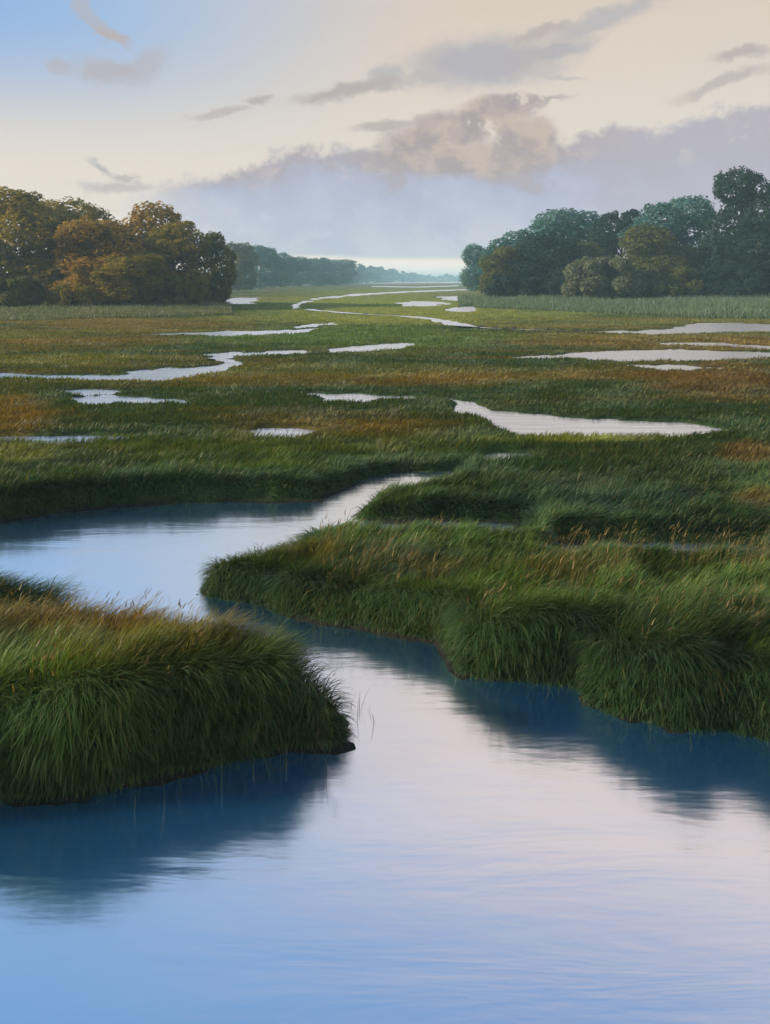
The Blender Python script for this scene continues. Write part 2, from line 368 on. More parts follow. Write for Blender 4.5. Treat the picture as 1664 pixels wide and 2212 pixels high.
# ------------------------------------------------------------------ materials
def new_mat(name):
    m = bpy.data.materials.new(name); m.use_nodes = True; m.node_tree.nodes.clear()
    N = NT(m.node_tree); out = N.n('ShaderNodeOutputMaterial')
    return m, N, out
def leaf_bsdf(N, out, col, trans=0.3, rough=0.6, spec=0.15):
    p = N.n('ShaderNodeBsdfPrincipled'); N.put(p.inputs['Base Color'], col)
    p.inputs['Roughness'].default_value = rough; p.inputs['Specular IOR Level'].default_value = spec
    t = N.n('ShaderNodeBsdfTranslucent'); N.put(t.inputs[0], N.mul(1.0, col, (1.5, 1.35, 0.6)))
    mx = N.n('ShaderNodeMixShader'); mx.inputs[0].default_value = trans
    N.t.links.new(p.outputs[0], mx.inputs[1]); N.t.links.new(t.outputs[0], mx.inputs[2]); N.t.links.new(mx.outputs[0], out.inputs[0])

def mat_grass(name):
    m, N, out = new_mat(name)
    a = N.n('ShaderNodeAttribute', attribute_name='tint')
    g = N.n('ShaderNodeNewGeometry')
    n1 = N.noise(g.outputs['Position'], 5.0, 3)
    col = N.mul(1.0, a.outputs['Color'], N.ramp(n1, [(0.3, (.75, .78, .8)), (0.7, (1.25, 1.2, 1.05))]))
    leaf_bsdf(N, out, col, 0.32, 0.5, 0.25)
    return m
def mat_soil():
    m, N, out = new_mat('marsh_soil')
    a = N.n('ShaderNodeAttribute', attribute_name='tint')
    g = N.n('ShaderNodeNewGeometry')
    mp = N.n('ShaderNodeMapping'); N.put(mp.inputs[0], g.outputs['Position']); mp.inputs['Scale'].default_value = (0.35, 1, 1)
    n1 = N.noise(mp.outputs[0], 1.6, 6, 0.65); n2 = N.noise(g.outputs['Position'], 14, 4, 0.7)
    col = N.mul(1.0, a.outputs['Color'], N.ramp(n1, [(0.3, (.6, .62, .6)), (0.7, (1.25, 1.2, 1.1))]))
    col = N.mul(0.7, col, N.ramp(n2, [(0.3, (.5, .5, .5)), (0.7, (1.2, 1.2, 1.2))]))
    p = N.n('ShaderNodeBsdfPrincipled'); N.put(p.inputs['Base Color'], col); p.inputs['Roughness'].default_value = 0.9; p.inputs['Specular IOR Level'].default_value = 0.1
    bp = N.n('ShaderNodeBump'); bp.inputs['Strength'].default_value = 0.8; bp.inputs['Distance'].default_value = 0.1; N.put(bp.inputs['Height'], N.m('ADD', n1, N.m('MULTIPLY', n2, .4)))
    N.t.links.new(bp.outputs[0], p.inputs['Normal']); N.t.links.new(p.outputs[0], out.inputs[0])
    return m
def mat_water(name='creek_water', wave=0.17, rough=0.15):
    m, N, out = new_mat(name)
    g = N.n('ShaderNodeNewGeometry')
    mp = N.n('ShaderNodeMapping'); N.put(mp.inputs[0], g.outputs['Position']); mp.inputs['Scale'].default_value = (0.30, 1.5, 1)
    n1 = N.noise(mp.outputs[0], 1.3, 4, 0.55, dist=0.4); n2 = N.noise(mp.outputs[0], 9, 3, 0.5)
    hgt = N.m('ADD', n1, N.m('MULTIPLY', n2, 0.10))
    bp = N.n('ShaderNodeBump'); bp.inputs['Strength'].default_value = wave; bp.inputs['Distance'].default_value = 0.06; N.put(bp.inputs['Height'], hgt)
    di = N.n('ShaderNodeBsdfDiffuse')
    depth = N.noise(g.outputs['Position'], 0.5, 3)
    N.put(di.inputs[0], N.mix(depth, (0.008, 0.15, 0.46), (0.02, 0.23, 0.56)))
    gl = N.n('ShaderNodeBsdfGlossy'); gl.inputs['Color'].default_value = (1, 1, 1, 1); gl.inputs['Roughness'].default_value = rough
    N.t.links.new(bp.outputs[0], gl.inputs['Normal'])
    lw = N.n('ShaderNodeLayerWeight'); lw.inputs['Blend'].default_value = 0.5
    fac = N.ramp(lw.outputs['Facing'], [(0.0, .06), (0.30, .42), (0.38, .60), (0.45, .82), (0.62, .93), (1.0, .98)])
    mx = N.n('ShaderNodeMixShader'); N.put(mx.inputs[0], fac)
    N.t.links.new(di.outputs[0], mx.inputs[1]); N.t.links.new(gl.outputs[0], mx.inputs[2]); N.t.links.new(mx.outputs[0], out.inputs[0])
    return m
def mat_leaf(name, c1, c2, c3, trans=0.35):
    m, N, out = new_mat(name)
    tcn = N.n('ShaderNodeTexCoord'); oi = N.n('ShaderNodeObjectInfo'); a = N.n('ShaderNodeAttribute', attribute_name='tint')
    v = N.v('ADD', tcn.outputs['Object'], N.m('MULTIPLY', oi.outputs['Random'], 9.0))
    n1 = N.noise(v, 4.5, 4, 0.6)
    col = N.ramp(n1, [(0.32, c1), (0.5, c2), (0.70, c3)])
    col = N.mul(1.0, col, a.outputs['Color'])
    leaf_bsdf(N, out, col, trans, 0.6, 0.1)
    return m
def mat_bark():
    m, N, out = new_mat('bark')
    tcn = N.n('ShaderNodeTexCoord')
    p = N.n('ShaderNodeBsdfPrincipled'); N.put(p.inputs['Base Color'], N.ramp(N.noise(tcn.outputs['Object'], 30, 4), [(0.3, (.05, .04, .03)), (0.7, (.12, .10, .08))]))
    p.inputs['Roughness'].default_value = 0.9; N.t.links.new(p.outputs[0], out.inputs[0])
    return m
M_POOL = mat_water('pool_water', .45, 0.26)
M_SOIL, M_WATER, M_BARK, M_GRASS, M_REED = mat_soil(), mat_water(), mat_bark(), mat_grass('marsh_grass'), mat_grass('reed')

# ------------------------------------------------------------------ ground: one sheet out to the horizon
ypx = np.concatenate([np.array([606.2, 607, 608]), np.arange(609, 720, 1.3), np.arange(720, 1000, 2.4), np.arange(1000, 1720, 3.6), np.arange(1720, 2900, 40)])
rowsY = np.sort(F * H / (ypx - CY))
cu = np.concatenate([np.linspace(-2.2, -0.56, 36)[:-1], np.linspace(-0.56, 0.56, 440), np.linspace(0.56, 2.2, 36)[1:]])
GX = (rowsY[:, None] * cu[None, :]).ravel(); GY = np.repeat(rowsY, len(cu))
gz, gsd = soil(GX, GY)
gc = plant_colour(GX, GY) * 0.9
mud = (1 - sstep(-0.05, 0.12, gsd))[:, None]; gc = gc * (1 - mud) + np.array([0.022, 0.025, 0.021]) * mud
nr, nc = len(rowsY), len(cu)
ii = np.arange(nr * nc).reshape(nr, nc)
quads = np.stack([ii[:-1, :-1], ii[:-1, 1:], ii[1:, 1:], ii[1:, :-1]], -1).reshape(-1, 4)
g = mesh_np('marsh_ground', np.stack([GX, GY, gz], 1), quads, 4, M_SOIL, gc, True)
tag(g, 'flat green and brown marsh ground cut by winding creeks and pools', 'marsh', kind='structure')

# ------------------------------------------------------------------ water, each body a sheet
import bmesh
from mathutils.geometry import tessellate_polygon
def grow(P, r):
    A = P - np.roll(P, 1, 0); B = np.roll(P, -1, 0) - P
    area = 0.5 * np.sum(P[:, 0] * np.roll(P[:, 1], -1) - np.roll(P[:, 0], -1) * P[:, 1]); s = 1 if area > 0 else -1
    nA = np.stack([A[:, 1], -A[:, 0]], 1) / (np.linalg.norm(A, axis=1)[:, None] + 1e-9)
    nB = np.stack([B[:, 1], -B[:, 0]], 1) / (np.linalg.norm(B, axis=1)[:, None] + 1e-9)
    nn = nA + nB; nn /= (np.linalg.norm(nn, axis=1)[:, None] + 1e-9)
    return P + s * nn * r
POOLS = ['broad wedge-shaped pool right of centre, largest of the marsh pools', 'narrow pool touching the left picture edge, nearest pool on that side',
         'short pale pool left of centre, just beyond the dark near flats', 'long creek arm running in from the left edge of the middle marsh',
         'hooked thread of water at the end of the long left creek arm', 'small sliver of water right of the hooked thread',
         'slanting pool at the very middle of the marsh', 'long thin pool below the left wood and its reed belt',
         'winding thread of water leading to the horizon at centre', 'wide pool at the right edge, first below the right reed belt',
         'long pale pool at the right edge, second below the right reed belt', 'short sliver just below the long pale right pool',
         'flat pool left of the wedge-shaped pool', 'upper of two slivers below the long left creek arm', 'lower of two slivers below the long left creek arm',
         'small sliver just below the wedge-shaped pool', 'tiny sliver just above the upper end of the wide creek',
         'hair-thin water line between the two long right pools', 'small bright pool at the foot of the green tree ending the left wood',
         'small far pool between the winding thread and the right wood', 'tiny bright pool beside the left end of the right wood',
         'tiny pool before the left tip of the right reed belt', 'short thin water line right above the long thin pool',
         'thin water line on the flats right of the wide creek bend', 'thin water line on the flats behind the right foreground bank',
         'farthest streak of water, right at the horizon', 'second farthest streak of water, just below the horizon']
def creek_sheet(P, cell=0.3):
    xs = np.arange(-14.0, 14.01, cell); ys = np.arange(-4.0, P[:, 1].max() + 1, cell)
    gx, gy = np.meshgrid(xs[:-1] + cell / 2, ys[:-1] + cell / 2)
    keep_all = polys[:]; polys[:] = [P]; sd, _, _ = water_sd(gx.ravel(), gy.ravel()); polys[:] = keep_all
    ok = (sd < 0.5).reshape(gx.shape)
    nx = len(xs); jj, ii_ = np.nonzero(ok)
    q = np.stack([jj * nx + ii_, jj * nx + ii_ + 1, (jj + 1) * nx + ii_ + 1, (jj + 1) * nx + ii_], 1)
    used, inv = np.unique(q, return_inverse=True)
    VX = np.column_stack([xs[used % nx], ys[used // nx], np.zeros(len(used))])
    return VX, inv.reshape(q.shape)
for k, P in enumerate(polys[:]):
    if k == 0:
        V, Ft = creek_sheet(P)
    else:
        Q = grow(P, min(2.0, 0.02 * P[:, 1].mean()))
        tri = tessellate_polygon([[Vector((p[0], p[1], 0)) for p in Q]])
        V = np.column_stack([Q, np.full(len(Q), -0.003 * (k % 5 + 1))])
        Ft = []
        for t in tri:
            a, b, c = [Q[i] for i in t]
            cr = (b[0] - a[0]) * (c[1] - a[1]) - (b[1] - a[1]) * (c[0] - a[0])
            Ft.append(t if cr > 0 else t[::-1])
    o = mesh_np('creek' if k == 0 else 'tidal_pool', V, np.array(Ft), 4 if k == 0 else 3, M_WATER if k == 0 else M_POOL)
    o['kind'] = 'structure'
    if k == 0: tag(o, 'wide smooth tidal creek filling the foreground and bending up to the left', 'creek')
    else: tag(o, POOLS[k - 1], 'pool', 'pools in the marsh')

# ------------------------------------------------------------------ grass blades
def blades(roots, lean, th0, th1, length, width, col, segs):
    """curved tapering blades: heading turns from th0 to th1 (from vertical) towards lean (unit 2D)"""
    n = len(roots)
    side = np.stack([-lean[:, 1], lean[:, 0], np.zeros(n)], 1)
    tw = rng.normal(0, .6, n); c, s = np.cos(tw)[:, None], np.sin(tw)[:, None]
    l3 = np.column_stack([lean, np.zeros(n)])
    sd3 = side * c + l3 * s
    pts = [roots]; p = roots.copy()
    for k in range(segs):
        t = (k + 0.5) / segs; th = th0 + (th1 - th0) * t
        p = p + (l3 * np.sin(th)[:, None] + np.array([0, 0, 1.0]) * np.cos(th)[:, None]) * (length / segs)[:, None]
        pts.append(p.copy())
    V = []; C = []
    for k in range(segs):
        wk = (width * (1 - 0.75 * (k / segs) ** 1.5) * 0.5)[:, None]
        V += [pts[k] - sd3 * wk, pts[k] + sd3 * wk]
        sh = 0.85 + 0.25 * k / segs  # shade near the root painted into the tint, lighter towards the tip
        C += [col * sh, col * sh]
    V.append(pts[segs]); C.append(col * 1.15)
    per = 2 * segs + 1
    VV = np.stack(V, 1).reshape(-1, 3); CC = np.stack(C, 1).reshape(-1, 3)
    b = (np.arange(n) * per)[:, None]
    tris = []
    for k in range(segs - 1):
        tris += [np.hstack([b + 2 * k, b + 2 * k + 1, b + 2 * k + 3]), np.hstack([b + 2 * k, b + 2 * k + 3, b + 2 * k + 2])]
    tris.append(np.hstack([b + 2 * segs - 2, b + 2 * segs - 1, b + 2 * segs]))
    return VV, np.stack(tris, 1).reshape(-1, 3), CC

def scatter(y0, y1, n, u0=-0.6, u1=0.6, pw=1.0):
    """random ground points, denser near the eye (pw=1: even on the picture row)"""
    a, b = 1 / y0, 1 / y1
    Y = 1 / (a + (b - a) * rng.random(n) ** pw)
    X = Y * (u0 + (u1 - u0) * rng.random(n))
    return X, Y
def grass_patch(X, Y, length, width, segs, lip=0.5, maxlean=1.2, keep=None, edge_keep=0.0):
    sd, gx, gy = water_sd(X, Y)
    z, sde = soil(X, Y, sd)
    m = sde > edge_keep
    if keep is not None: m &= keep(X, Y)
    X, Y, sde, gx, gy, z = [q[m] for q in (X, Y, sde, gx, gy, z)]
    n = len(X)
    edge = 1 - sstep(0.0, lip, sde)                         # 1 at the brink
    wang = (fbm(X * 0.5, Y * 0.5, 71, 2) - 0.5) * 3.0 + rng.normal(0, .45, n) - 0.5
    wl = np.stack([np.cos(wang), np.sin(wang)], 1)
    jit = rng.normal(0, .55, n); cj, sj = np.cos(jit), np.sin(jit)
    ou = np.stack([gx * cj - gy * sj, gx * sj + gy * cj], 1)
    lean = wl * (1 - edge)[:, None] + ou * edge[:, None] + 1e-4
    lean /= np.linalg.norm(lean, axis=1)[:, None]
    clump = fbm(X * 2.6, Y * 2.6, 81, 3)
    L = length(Y) * rng.uniform(.42, 1.38, n) * (0.62 + 0.75 * clump) * (1 + 0.2 * edge) * np.clip(.30 + .75 * z / np.maximum(canopy(X, Y), .05), .3, 1.1)
    th0 = 0.15 + 0.35 * edge + rng.normal(0, .12, n)
    th1 = th0 + 0.9 + 1.25 * edge + rng.normal(0, .25, n)
    th1 = np.clip(th1, .2, 2.95)
    col = plant_colour(X, Y) * rng.uniform(.7, 1.35, n)[:, None] * (0.8 + 0.45 * clump)[:, None]
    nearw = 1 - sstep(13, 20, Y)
    kk = (.65 * edge * nearw)[:, None]; col = col * (1 - kk) + C_BG * .85 * rng.uniform(.6, 1.3, n)[:, None] * kk      # shade of the bank face painted into the blades along the brink
    straw = fbm(X * 1.3 + 40, Y * 1.3, 111, 3)
    dry = rng.random(n) < .03 + .14 * sstep(.56, .72, straw)
    col[dry] = col[dry] * .4 + np.array([.21, .165, .065]) * .6 * rng.uniform(.6, 1.2, dry.sum())[:, None]
    flat = sstep(.60, .74, fbm(X * 1.1, Y * 1.1 + 70, 121, 2)) * (1 - edge)
    th1 = np.clip(th1 + .8 * flat, .2, 2.95)
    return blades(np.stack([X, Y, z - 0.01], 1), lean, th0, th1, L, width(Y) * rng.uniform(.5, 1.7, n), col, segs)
def seed_stems(X, Y):
    """thin straw stems standing over the grass, each ending in a narrow seed head"""
    sd, gx, gy = water_sd(X, Y); z, sde = soil(X, Y, sd); m = (sde > .12) & (fbm(X * .8, Y * .8, 131, 2) > .47)
    X, Y, z = X[m], Y[m], z[m]; n = len(X); ang = rng.normal(-.5, .8, n)
    ln = np.stack([np.cos(ang), np.sin(ang)], 1); L = rng.uniform(.38, .62, n); t0, t1 = rng.normal(.1, .08, n), rng.normal(.55, .2, n)
    c = np.array([.23, .18, .075]) * rng.uniform(.6, 1.25, n)[:, None]
    a = blades(np.stack([X, Y, z], 1), ln, t0, t1, L, np.full(n, .004), c, 3)
    tip = a[0].reshape(n, 7, 3)[:, 6] - np.array([0, 0, .07])
    b = blades(tip, ln, t1, t1 + .5, rng.uniform(.08, .14, n), np.full(n, .012), c * .8, 2)
    return [a, b]
def stray_stems(X, Y):
    """single shoots growing out of the shallows just off the bank"""
    sd, gx, gy = water_sd(X, Y); m = (sd < .02) & (sd > -.30) & (fbm(X * 1.6, Y * 1.6, 141, 2) > .55)
    X, Y = X[m], Y[m]; n = len(X); ang = rng.uniform(0, 6.28, n)
    c = (C_BG * .6 + C_OL * .4) * rng.uniform(.6, 1.3, n)[:, None]
    return [blades(np.stack([X, Y, np.full(n, -.08)], 1), np.stack([np.cos(ang), np.sin(ang)], 1), rng.normal(.1, .1, n), rng.normal(.6, .3, n), rng.uniform(.18, .42, n), np.full(n, .007), c, 3)]
def make_grass(name, label, batches):
    off = 0; VV, FF, CC = [], [], []
    for V, Fc, C in batches:
        VV.append(V); FF.append(Fc + off); CC.append(C); off += len(V)
    o = mesh_np(name, np.vstack(VV), np.vstack(FF), 3, M_GRASS, np.vstack(CC))
    tag(o, label, 'grass', kind='stuff'); return o
near_len = lambda Y: np.interp(Y, [6, 9.2, 10.5, 13, 16, 20, 26, 60], [.42, .39, .29, .25, .24, .18, .14, .13])
near_w = lambda Y: np.interp(Y, [6, 12, 20, 40, 80, 140], [.008, .010, .018, .04, .09, .16])
left_side = lambda X, Y: (X < -0.2) & (Y < 9.6 - 0.05 * X)
left_back = lambda X, Y: (X < 0.0) & (Y > 9.2) & (Y < 11.5)
lkeep = lambda x, y: ((x < .2) & (y < 9.0)) | ((x < -2.75) & (y < 11.4))
X, Y = scatter(6.2, 10.9, 130000, -.62, .02)
X2 = rng.uniform(-6.0, 0.2, 260000); Y2 = rng.uniform(6.3, 11.2, 260000)
sd2, _, _ = water_sd(X2, Y2); mm = (sd2 > 0) & (sd2 < 0.55)
make_grass('bank_grass', 'long green grass drooping over the left foreground bank, ochre along its back edge',
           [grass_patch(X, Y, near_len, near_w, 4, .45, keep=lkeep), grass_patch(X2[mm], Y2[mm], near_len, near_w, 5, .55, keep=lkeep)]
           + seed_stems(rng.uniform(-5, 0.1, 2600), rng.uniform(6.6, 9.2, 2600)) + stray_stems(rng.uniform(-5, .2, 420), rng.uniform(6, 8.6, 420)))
X, Y = scatter(7.0, 13.2, 170000, -.30, .62)
X2 = rng.uniform(-2.6, 6.5, 520000); Y2 = rng.uniform(6.4, 13.0, 520000)
sd2, _, _ = water_sd(X2, Y2); mm = (sd2 > 0) & (sd2 < 0.55)
rkeep = lambda x, y: (x > -2.75) & (y < 13.1) & ~((x < .2) & (y < 9.0))
make_grass('bank_grass', 'lush dark green grass arching over the right foreground bank',
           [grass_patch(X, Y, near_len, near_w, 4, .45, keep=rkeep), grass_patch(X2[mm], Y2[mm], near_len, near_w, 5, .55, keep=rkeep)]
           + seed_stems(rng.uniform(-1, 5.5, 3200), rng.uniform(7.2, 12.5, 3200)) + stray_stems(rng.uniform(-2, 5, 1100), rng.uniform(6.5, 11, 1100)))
X, Y = scatter(12.0, 24.0, 230000, -.60, .60)
X2 = rng.uniform(-9, 4, 120000); Y2 = rng.uniform(12, 18.5, 120000); sd2, _, _ = water_sd(X2, Y2); mm = (sd2 > 0) & (sd2 < 0.5)
mk = lambda x, y: ((y > 13.1) | ((x < -2.75) & (y > 11.4)))
make_grass('meadow_grass', 'dark green marsh grass on the flats just beyond the foreground creek',
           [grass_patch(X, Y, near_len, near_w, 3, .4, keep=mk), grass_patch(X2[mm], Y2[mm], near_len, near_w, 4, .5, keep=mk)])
X, Y = scatter(24.0, 75.0, 190000, -.60, .60)
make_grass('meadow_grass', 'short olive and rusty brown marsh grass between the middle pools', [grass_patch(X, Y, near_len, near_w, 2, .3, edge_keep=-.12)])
X, Y = scatter(75.0, 330.0, 90000, -.60, .60)
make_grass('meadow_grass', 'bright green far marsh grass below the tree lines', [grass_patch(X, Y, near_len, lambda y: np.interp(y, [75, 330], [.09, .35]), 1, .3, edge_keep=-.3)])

# ------------------------------------------------------------------ reeds in front of the woods
def reeds(label, n, xs, d0, d1, hgt, c1, c2):
    u = rng.uniform(xs[0], xs[1], n); px = u
    tt = rng.random(n); Y = d0(px) + (d1(px) - d0(px)) * tt; X = (px - CX) / F * Y
    sd, _, _ = water_sd(X, Y); z, sde = soil(X, Y, sd); m = sde > .2
    X, Y, z, tt = X[m], Y[m], z[m], tt[m]; n = len(X)
    cl = .6 * fbm(X * .12, Y * .12, 91, 3) + .4 * fbm(X * .6, Y * .6, 95, 2)
    ang = rng.uniform(0, 6.28, n)
    k = cl[:, None]
    col = (np.array(c1) * (1 - k) + np.array(c2) * k) * rng.uniform(.75, 1.3, n)[:, None]
    V, Fc, C = blades(np.stack([X, Y, z], 1), np.stack([np.cos(ang), np.sin(ang)], 1), rng.normal(.05, .1, n), rng.normal(.5, .25, n),
                      hgt * rng.uniform(.5, 1.15, n) * (.2 + 1.3 * cl) * (.35 + .75 * tt), rng.uniform(.07, .14, n), col, 2)
    o = mesh_np('reed_bed', V, Fc, 3, M_REED, C); tag(o, label, 'reeds', kind='stuff')
reeds('grey green reed belt at the foot of the brown left wood', 34000, (-160, 500), lambda p: 84 + 0.03 * p, lambda p: 122 + 0 * p, 1.3, (.080, .115, .070), (.150, .165, .10))
reeds('pale blue green reed belt at the foot of the right wood', 60000, (990, 1850), lambda p: np.interp(p, [990, 1250, 1500, 1850], [128, 108, 92, 84]), lambda p: 165 + 0 * p, 1.7, (.065, .115, .078), (.130, .185, .135))

# ------------------------------------------------------------------ trees
def unit_crown(seed, n_leaf, slim=1.0, leaf=0.020, low=0.04, nb=20, zs=.85):
    g = np.random.default_rng(seed)
    B = []
    while len(B) < nb:
        h = g.uniform(low + .08, .93)
        env = 0.40 * slim * math.sqrt(max(0.02, 1 - ((h - .46) / .52) ** 2))
        r = g.uniform(.13, .23) * (1.0 if h < .75 else .75)
        a = g.uniform(0, 6.283); q = max(0, env - r * .7) * math.sqrt(g.uniform(.35, 1))
        B.append((q * math.cos(a), q * math.sin(a), min(h, 1 - r * .8), r))
    for k in range(14):      # small tufts that break the outline
        b = B[g.integers(nb)]; v = g.normal(size=3); v[2] = abs(v[2]) * .8; v /= np.linalg.norm(v)
        r = g.uniform(.035, .065); B.append((b[0] + v[0] * b[3], b[1] + v[1] * b[3], b[2] + v[2] * b[3] * .9, r))
    B = np.array(B)
    wgt = B[:, 3] ** 2; wgt /= wgt.sum()
    k = g.choice(len(B), n_leaf, p=wgt)
    d = g.normal(size=(n_leaf, 3)); d /= np.linalg.norm(d, axis=1)[:, None]
    rad = 1 - np.abs(g.normal(0, .16, n_leaf)); rad *= 1 + .16 * np.sin(d[:, 0] * 9 + k) * np.sin(d[:, 2] * 8 + k * 2)
    P = B[k, :3] + d * (B[k, 3] * rad)[:, None] * np.array([1, 1, zs])
    inside = np.zeros(n_leaf, bool)
    for b in B[:nb]:
        inside |= np.linalg.norm((P - b[:3]) / (1, 1, zs), axis=1) < b[3] * .62
    ok = (~inside) & (P[:, 2] > low * .6) & (P[:, 2] < 1.03)
    P, d = P[ok], d[ok]; n = len(P)
    nrm = d * .9 + g.normal(0, .55, (n, 3)) + np.array([0, 0, .35]); nrm /= np.linalg.norm(nrm, axis=1)[:, None]
    t = np.cross(nrm, g.normal(size=(n, 3))); t /= np.linalg.norm(t, axis=1)[:, None]; b2 = np.cross(nrm, t)
    s = (leaf * g.uniform(.6, 1.5, n))[:, None]
    V = np.stack([P - t * s, P - b2 * s * .55 + nrm * s * .15, P + t * s, P + b2 * s * .55 + nrm * s * .15], 1).reshape(-1, 3)
    Q = np.arange(4 * n).reshape(n, 4)
    tint = np.repeat(g.uniform(.82, 1.18, n), 4)[:, None] * np.ones((1, 3))
    return V, Q, tint, B
def tube(path, rad, sides=7):
    V, Q = [], []
    path = np.array(path, float)
    for i, p in enumerate(path):
        t = path[min(i + 1, len(path) - 1)] - path[max(i - 1, 0)]; t /= np.linalg.norm(t)
        a = np.cross(t, (0.3, 1, 0.1)); a /= np.linalg.norm(a); b = np.cross(t, a)
        for k in range(sides):
            th = 2 * math.pi * k / sides; V.append(p + (a * math.cos(th) + b * math.sin(th)) * rad[i])
    for i in range(len(path) - 1):
        for k in range(sides):
            Q.append((i * sides + k, i * sides + (k + 1) % sides, (i + 1) * sides + (k + 1) % sides, (i + 1) * sides + k))
    return np.array(V), np.array(Q)
def unit_trunk(seed, B):
    g = np.random.default_rng(seed + 100)
    V, Q = tube([(0, 0, -.02), (.004, .006, .12), (-.008, .004, .3), (.01, -.006, .52), (0, 0, .74)], [.030, .024, .019, .012, .004])
    VV, QQ = [V], [Q]; off = len(V)
    big = B[np.argsort(-B[:, 3])][:9]
    for b in big:
        z0 = max(.10, min(.6, b[2] - .18 - g.uniform(0, .1)))
        v, q = tube([(0, 0, z0), (b[0] * .45, b[1] * .45, z0 + (b[2] - z0) * .55), (b[0] * .95, b[1] * .95, b[2] + .02)], [.012, .008, .003], 5)
        VV.append(v); QQ.append(q + off); off += len(v)
    return np.vstack(VV), np.vstack(QQ)
protos = []
def make_proto(seed, *a, **k):
    V, Q, tn, B = unit_crown(seed, *a, **k)
    co = mesh_np('crown', V, Q, 4, mat_none, tn); tv, tq = unit_trunk(seed, B)
    to = mesh_np('trunk', tv, tq, 4, M_BARK, None, True)
    mc, mt_ = co.data, to.data
    bpy.data.objects.remove(co); bpy.data.objects.remove(to)
    return mc, mt_
mat_none = mat_leaf('leaf_plain', (.03, .05, .02), (.04, .06, .02), (.06, .08, .03))
for sd_ in range(6): protos.append(make_proto(11 + sd_, 24000, 1.0 + .12 * (sd_ % 3 - 1), .0145 + .0015 * (sd_ % 2)))
shrub_p = [make_proto(41, 26000, 2.2, .030, .01, 46, 1.0), make_proto(42, 26000, 2.2, .030, .01, 46, 1.0)]
LEAF = {
    'olive': mat_leaf('leaf_olive', (.115, .105, .016), (.200, .165, .020), (.280, .220, .030)),
    'brown': mat_leaf('leaf_brown', (.130, .088, .015), (.235, .150, .020), (.290, .210, .030)),
    'green': mat_leaf('leaf_green', (.055, .072, .020), (.098, .112, .026), (.150, .150, .036)),
    'dark': mat_leaf('leaf_dark', (.012, .030, .026), (.020, .044, .036), (.036, .066, .050)),
    'blue': mat_leaf('leaf_haze_blue', (.035, .105, .110), (.060, .150, .155), (.095, .195, .200)),  # blue-green with the haze of distance put into the leaf colour
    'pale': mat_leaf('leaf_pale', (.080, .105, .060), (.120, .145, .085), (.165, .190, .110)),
}
SEEN = {}
def tree(name, label, px, top, hw, d, kind, proto, rot, group, cat='tree', rad=.42):
    """px = column of the stem, top = row of the crown top, hw = half width in picture units, d = distance in metres"""
    X = (px - CX) / F * d; base = CY + F * (H - .05) / d
    h = (base - top) / F * d; r = hw * 1.18 / F * d
    e = bpy.data.objects.new(name, None); sc.collection.objects.link(e)
    e.empty_display_size = 1; e.location = (X, d, 0.0); e.rotation_euler = (0, 0, R(rot)); e.scale = (r / rad, r / rad, h)
    tag(e, label, cat, group)
    pc, pt = proto
    for nm, me, mt_ in (('trunk', pt, M_BARK), ('crown', pc, LEAF[kind])):
        o = bpy.data.objects.new(nm, me); sc.collection.objects.link(o); o.parent = e
        o.material_slots[0].link = 'OBJECT'; o.material_slots[0].material = mt_
    return e
GL, GR, GB = 'brown and olive trees of the left wood', 'dark trees of the right wood', 'hazy blue trees receding behind the left wood'
P = protos
L = [
    ('broad olive tree with gold-lit top, leftmost and nearest of the left wood', 45, 408, 135, 128, 'olive', 0, 10),
    ('brown crowned tree cut by the left picture edge', -95, 425, 110, 132, 'brown', 3, 60),
    ('rounded brown tree bulging at the middle front of the left wood', 205, 470, 95, 121, 'brown', 1, 40),
    ('tall dark olive tree behind the middle of the left wood', 150, 432, 100, 142, 'olive', 2, 90),
    ('tall rusty tree with ragged gold crest, highest right of the left wood', 300, 430, 105, 139, 'brown', 4, 200),
    ('olive tree with a steep right side next to the small green tree', 375, 478, 72, 130, 'olive', 5, 120),
    ('low round olive tree at the foot of the rusty tree', 290, 545, 70, 118, 'olive', 2, 250),
    ('small dark green tree at the right end of the left wood', 462, 500, 46, 133, 'green', 0, 300),
]
for lab, px, top, hw, d, kind, k, rot in L: tree('broadleaf_tree', lab, px, top, hw, d, kind, P[k], rot, GL)
S = [
    ('grey green bush at the left edge below the olive trees', 28, 598, 62, 112, 'green', 0, 20),
    ('dark bush under the rounded brown tree', 155, 612, 50, 113, 'olive', 1, 70),
    ('low bush at the foot of the steep olive tree', 385, 600, 48, 118, 'green', 0, 140),
]
for lab, px, top, hw, d, kind, k, rot in S: tree('bush', lab, px, top, hw, d, kind, shrub_p[k], rot, 'bushes under the left wood', 'bush', .92)
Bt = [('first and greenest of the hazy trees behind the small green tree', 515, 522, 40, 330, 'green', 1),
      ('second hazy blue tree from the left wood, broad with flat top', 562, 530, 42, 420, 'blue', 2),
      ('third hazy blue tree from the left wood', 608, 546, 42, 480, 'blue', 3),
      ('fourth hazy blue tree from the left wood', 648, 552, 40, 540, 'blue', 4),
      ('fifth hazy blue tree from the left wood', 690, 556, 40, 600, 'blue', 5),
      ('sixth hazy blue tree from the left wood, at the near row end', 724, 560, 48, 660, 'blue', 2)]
for i, (lab, px, top, hw, d, kind, k) in enumerate(Bt): tree('broadleaf_tree', lab, px, top, hw, d, kind, P[k], 50 * i, GB)
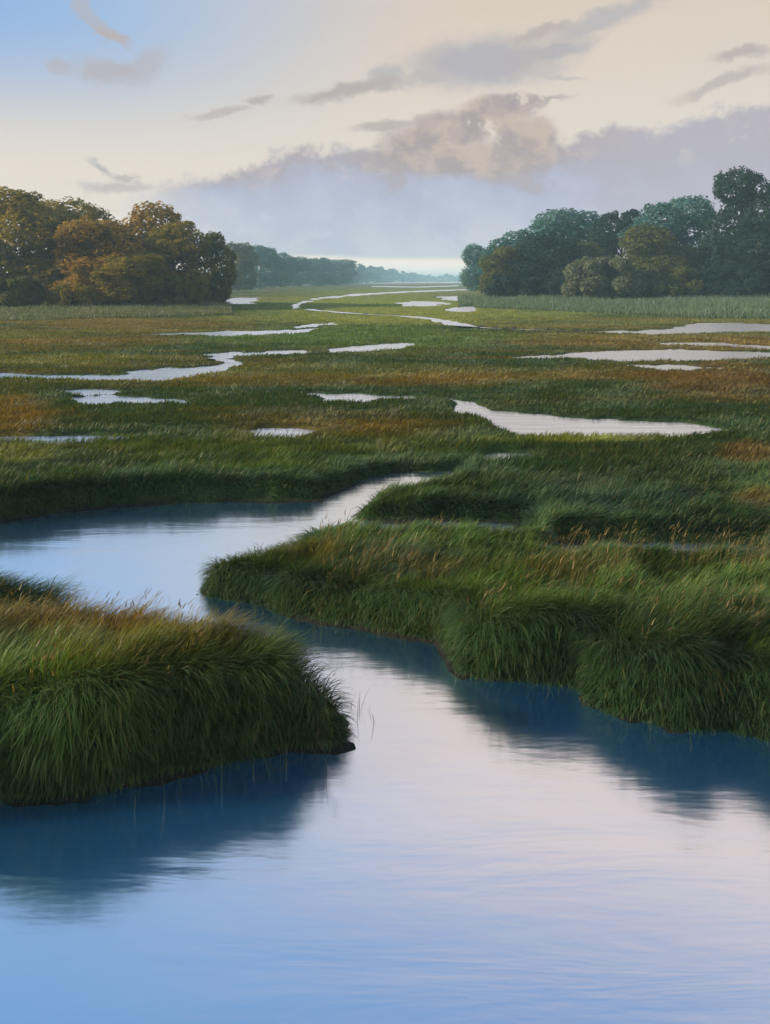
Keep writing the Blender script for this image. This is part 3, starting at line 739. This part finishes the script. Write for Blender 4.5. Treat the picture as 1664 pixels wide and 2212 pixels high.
Rt = [
    ('tallest dark blue tree at the right picture edge with domed top', 1610, 365, 100, 168, 'dark', 0, 30),
    ('dark lower tree against the right picture edge', 1640, 470, 100, 160, 'dark', 3, 110),
    ('dark tree beyond the right picture edge', 1760, 420, 110, 175, 'dark', 1, 10),
    ('teal topped tree just left of the tallest dark tree', 1465, 426, 88, 190, 'blue', 2, 200),
    ('olive tree in front of the teal topped tree', 1420, 478, 85, 172, 'green', 4, 80),
    ('dark narrow crowned tree in the middle of the right wood', 1345, 452, 62, 195, 'dark', 5, 150),
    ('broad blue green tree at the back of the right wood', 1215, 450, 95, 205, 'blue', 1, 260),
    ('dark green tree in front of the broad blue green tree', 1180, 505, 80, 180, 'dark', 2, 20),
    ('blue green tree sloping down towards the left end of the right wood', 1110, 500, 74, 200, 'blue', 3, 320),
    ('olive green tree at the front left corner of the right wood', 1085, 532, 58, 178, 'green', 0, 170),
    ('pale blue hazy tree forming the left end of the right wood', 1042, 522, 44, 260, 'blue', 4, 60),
    ('dark green tree between the pale bush and the middle trees', 1260, 520, 75, 186, 'green', 5, 230),
]
for lab, px, top, hw, d, kind, k, rot in Rt: tree('broadleaf_tree', lab, px, top, hw, d, kind, P[k], rot, GR)
S = [
    ('large pale grey green bush standing forward of the right wood', 1305, 555, 84, 158, 'pale', 0, 20),
    ('dark bush at the foot of the olive corner tree', 1110, 590, 60, 165, 'dark', 1, 90),
    ('dark bush under the olive tree of the right wood', 1440, 575, 80, 160, 'green', 1, 200),
    ('dark bush under the tallest tree at the right edge', 1580, 570, 80, 158, 'dark', 0, 260),
]
for lab, px, top, hw, d, kind, k, rot in S: tree('bush', lab, px, top, hw, d, kind, shrub_p[k], rot, 'bushes under the right wood', 'bush', .92)

def wood(label, items):
    VV, QQ, TT = [], [], []; off = 0
    for i, (px, top, hw, d) in enumerate(items):
        V, Q, tn, _ = unit_crown(200 + i, 1500, 1.1, .06, .01, 12)
        base = CY + F * H / d; h = (base - top) / F * d; r = hw / F * d / .42
        VV.append(V * np.array([r, r, h]) + np.array([(px - CX) / F * d, d, 0])); QQ.append(Q + off); TT.append(tn); off += len(V)
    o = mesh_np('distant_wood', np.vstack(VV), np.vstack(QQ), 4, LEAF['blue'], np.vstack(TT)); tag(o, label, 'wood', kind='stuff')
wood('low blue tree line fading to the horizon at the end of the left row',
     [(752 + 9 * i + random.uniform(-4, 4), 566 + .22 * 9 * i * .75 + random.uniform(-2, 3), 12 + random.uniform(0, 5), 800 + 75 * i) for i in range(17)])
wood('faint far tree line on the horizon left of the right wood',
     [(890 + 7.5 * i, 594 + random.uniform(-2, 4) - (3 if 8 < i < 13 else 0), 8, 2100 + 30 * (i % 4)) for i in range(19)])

# ------------------------------------------------------------------ air
hz = bpy.data.meshes.new('haze'); bm = bmesh.new(); bmesh.ops.create_cube(bm, size=1)
bmesh.ops.scale(bm, vec=(16000, 7600, 32), verts=bm.verts); bmesh.ops.translate(bm, vec=(0, 7600 / 2 - 40, 16 - 2.0), verts=bm.verts)
bm.to_mesh(hz); bm.free()
hm = bpy.data.materials.new('air'); hm.use_nodes = True; hm.node_tree.nodes.clear(); N = NT(hm.node_tree)
pv = N.n('ShaderNodeVolumePrincipled'); pv.inputs['Color'].default_value = (.50, .82, 1.0, 1); pv.inputs['Density'].default_value = 0.00052; pv.inputs['Density Attribute'].default_value = ''; pv.inputs['Temperature Attribute'].default_value = ''
ho = N.n('ShaderNodeOutputMaterial'); hm.node_tree.links.new(pv.outputs[0], ho.inputs['Volume'])
hz.materials.append(hm)
hzo = bpy.data.objects.new('haze', hz); sc.collection.objects.link(hzo)
tag(hzo, 'pale blue evening haze over the far marsh', 'haze', kind='stuff')
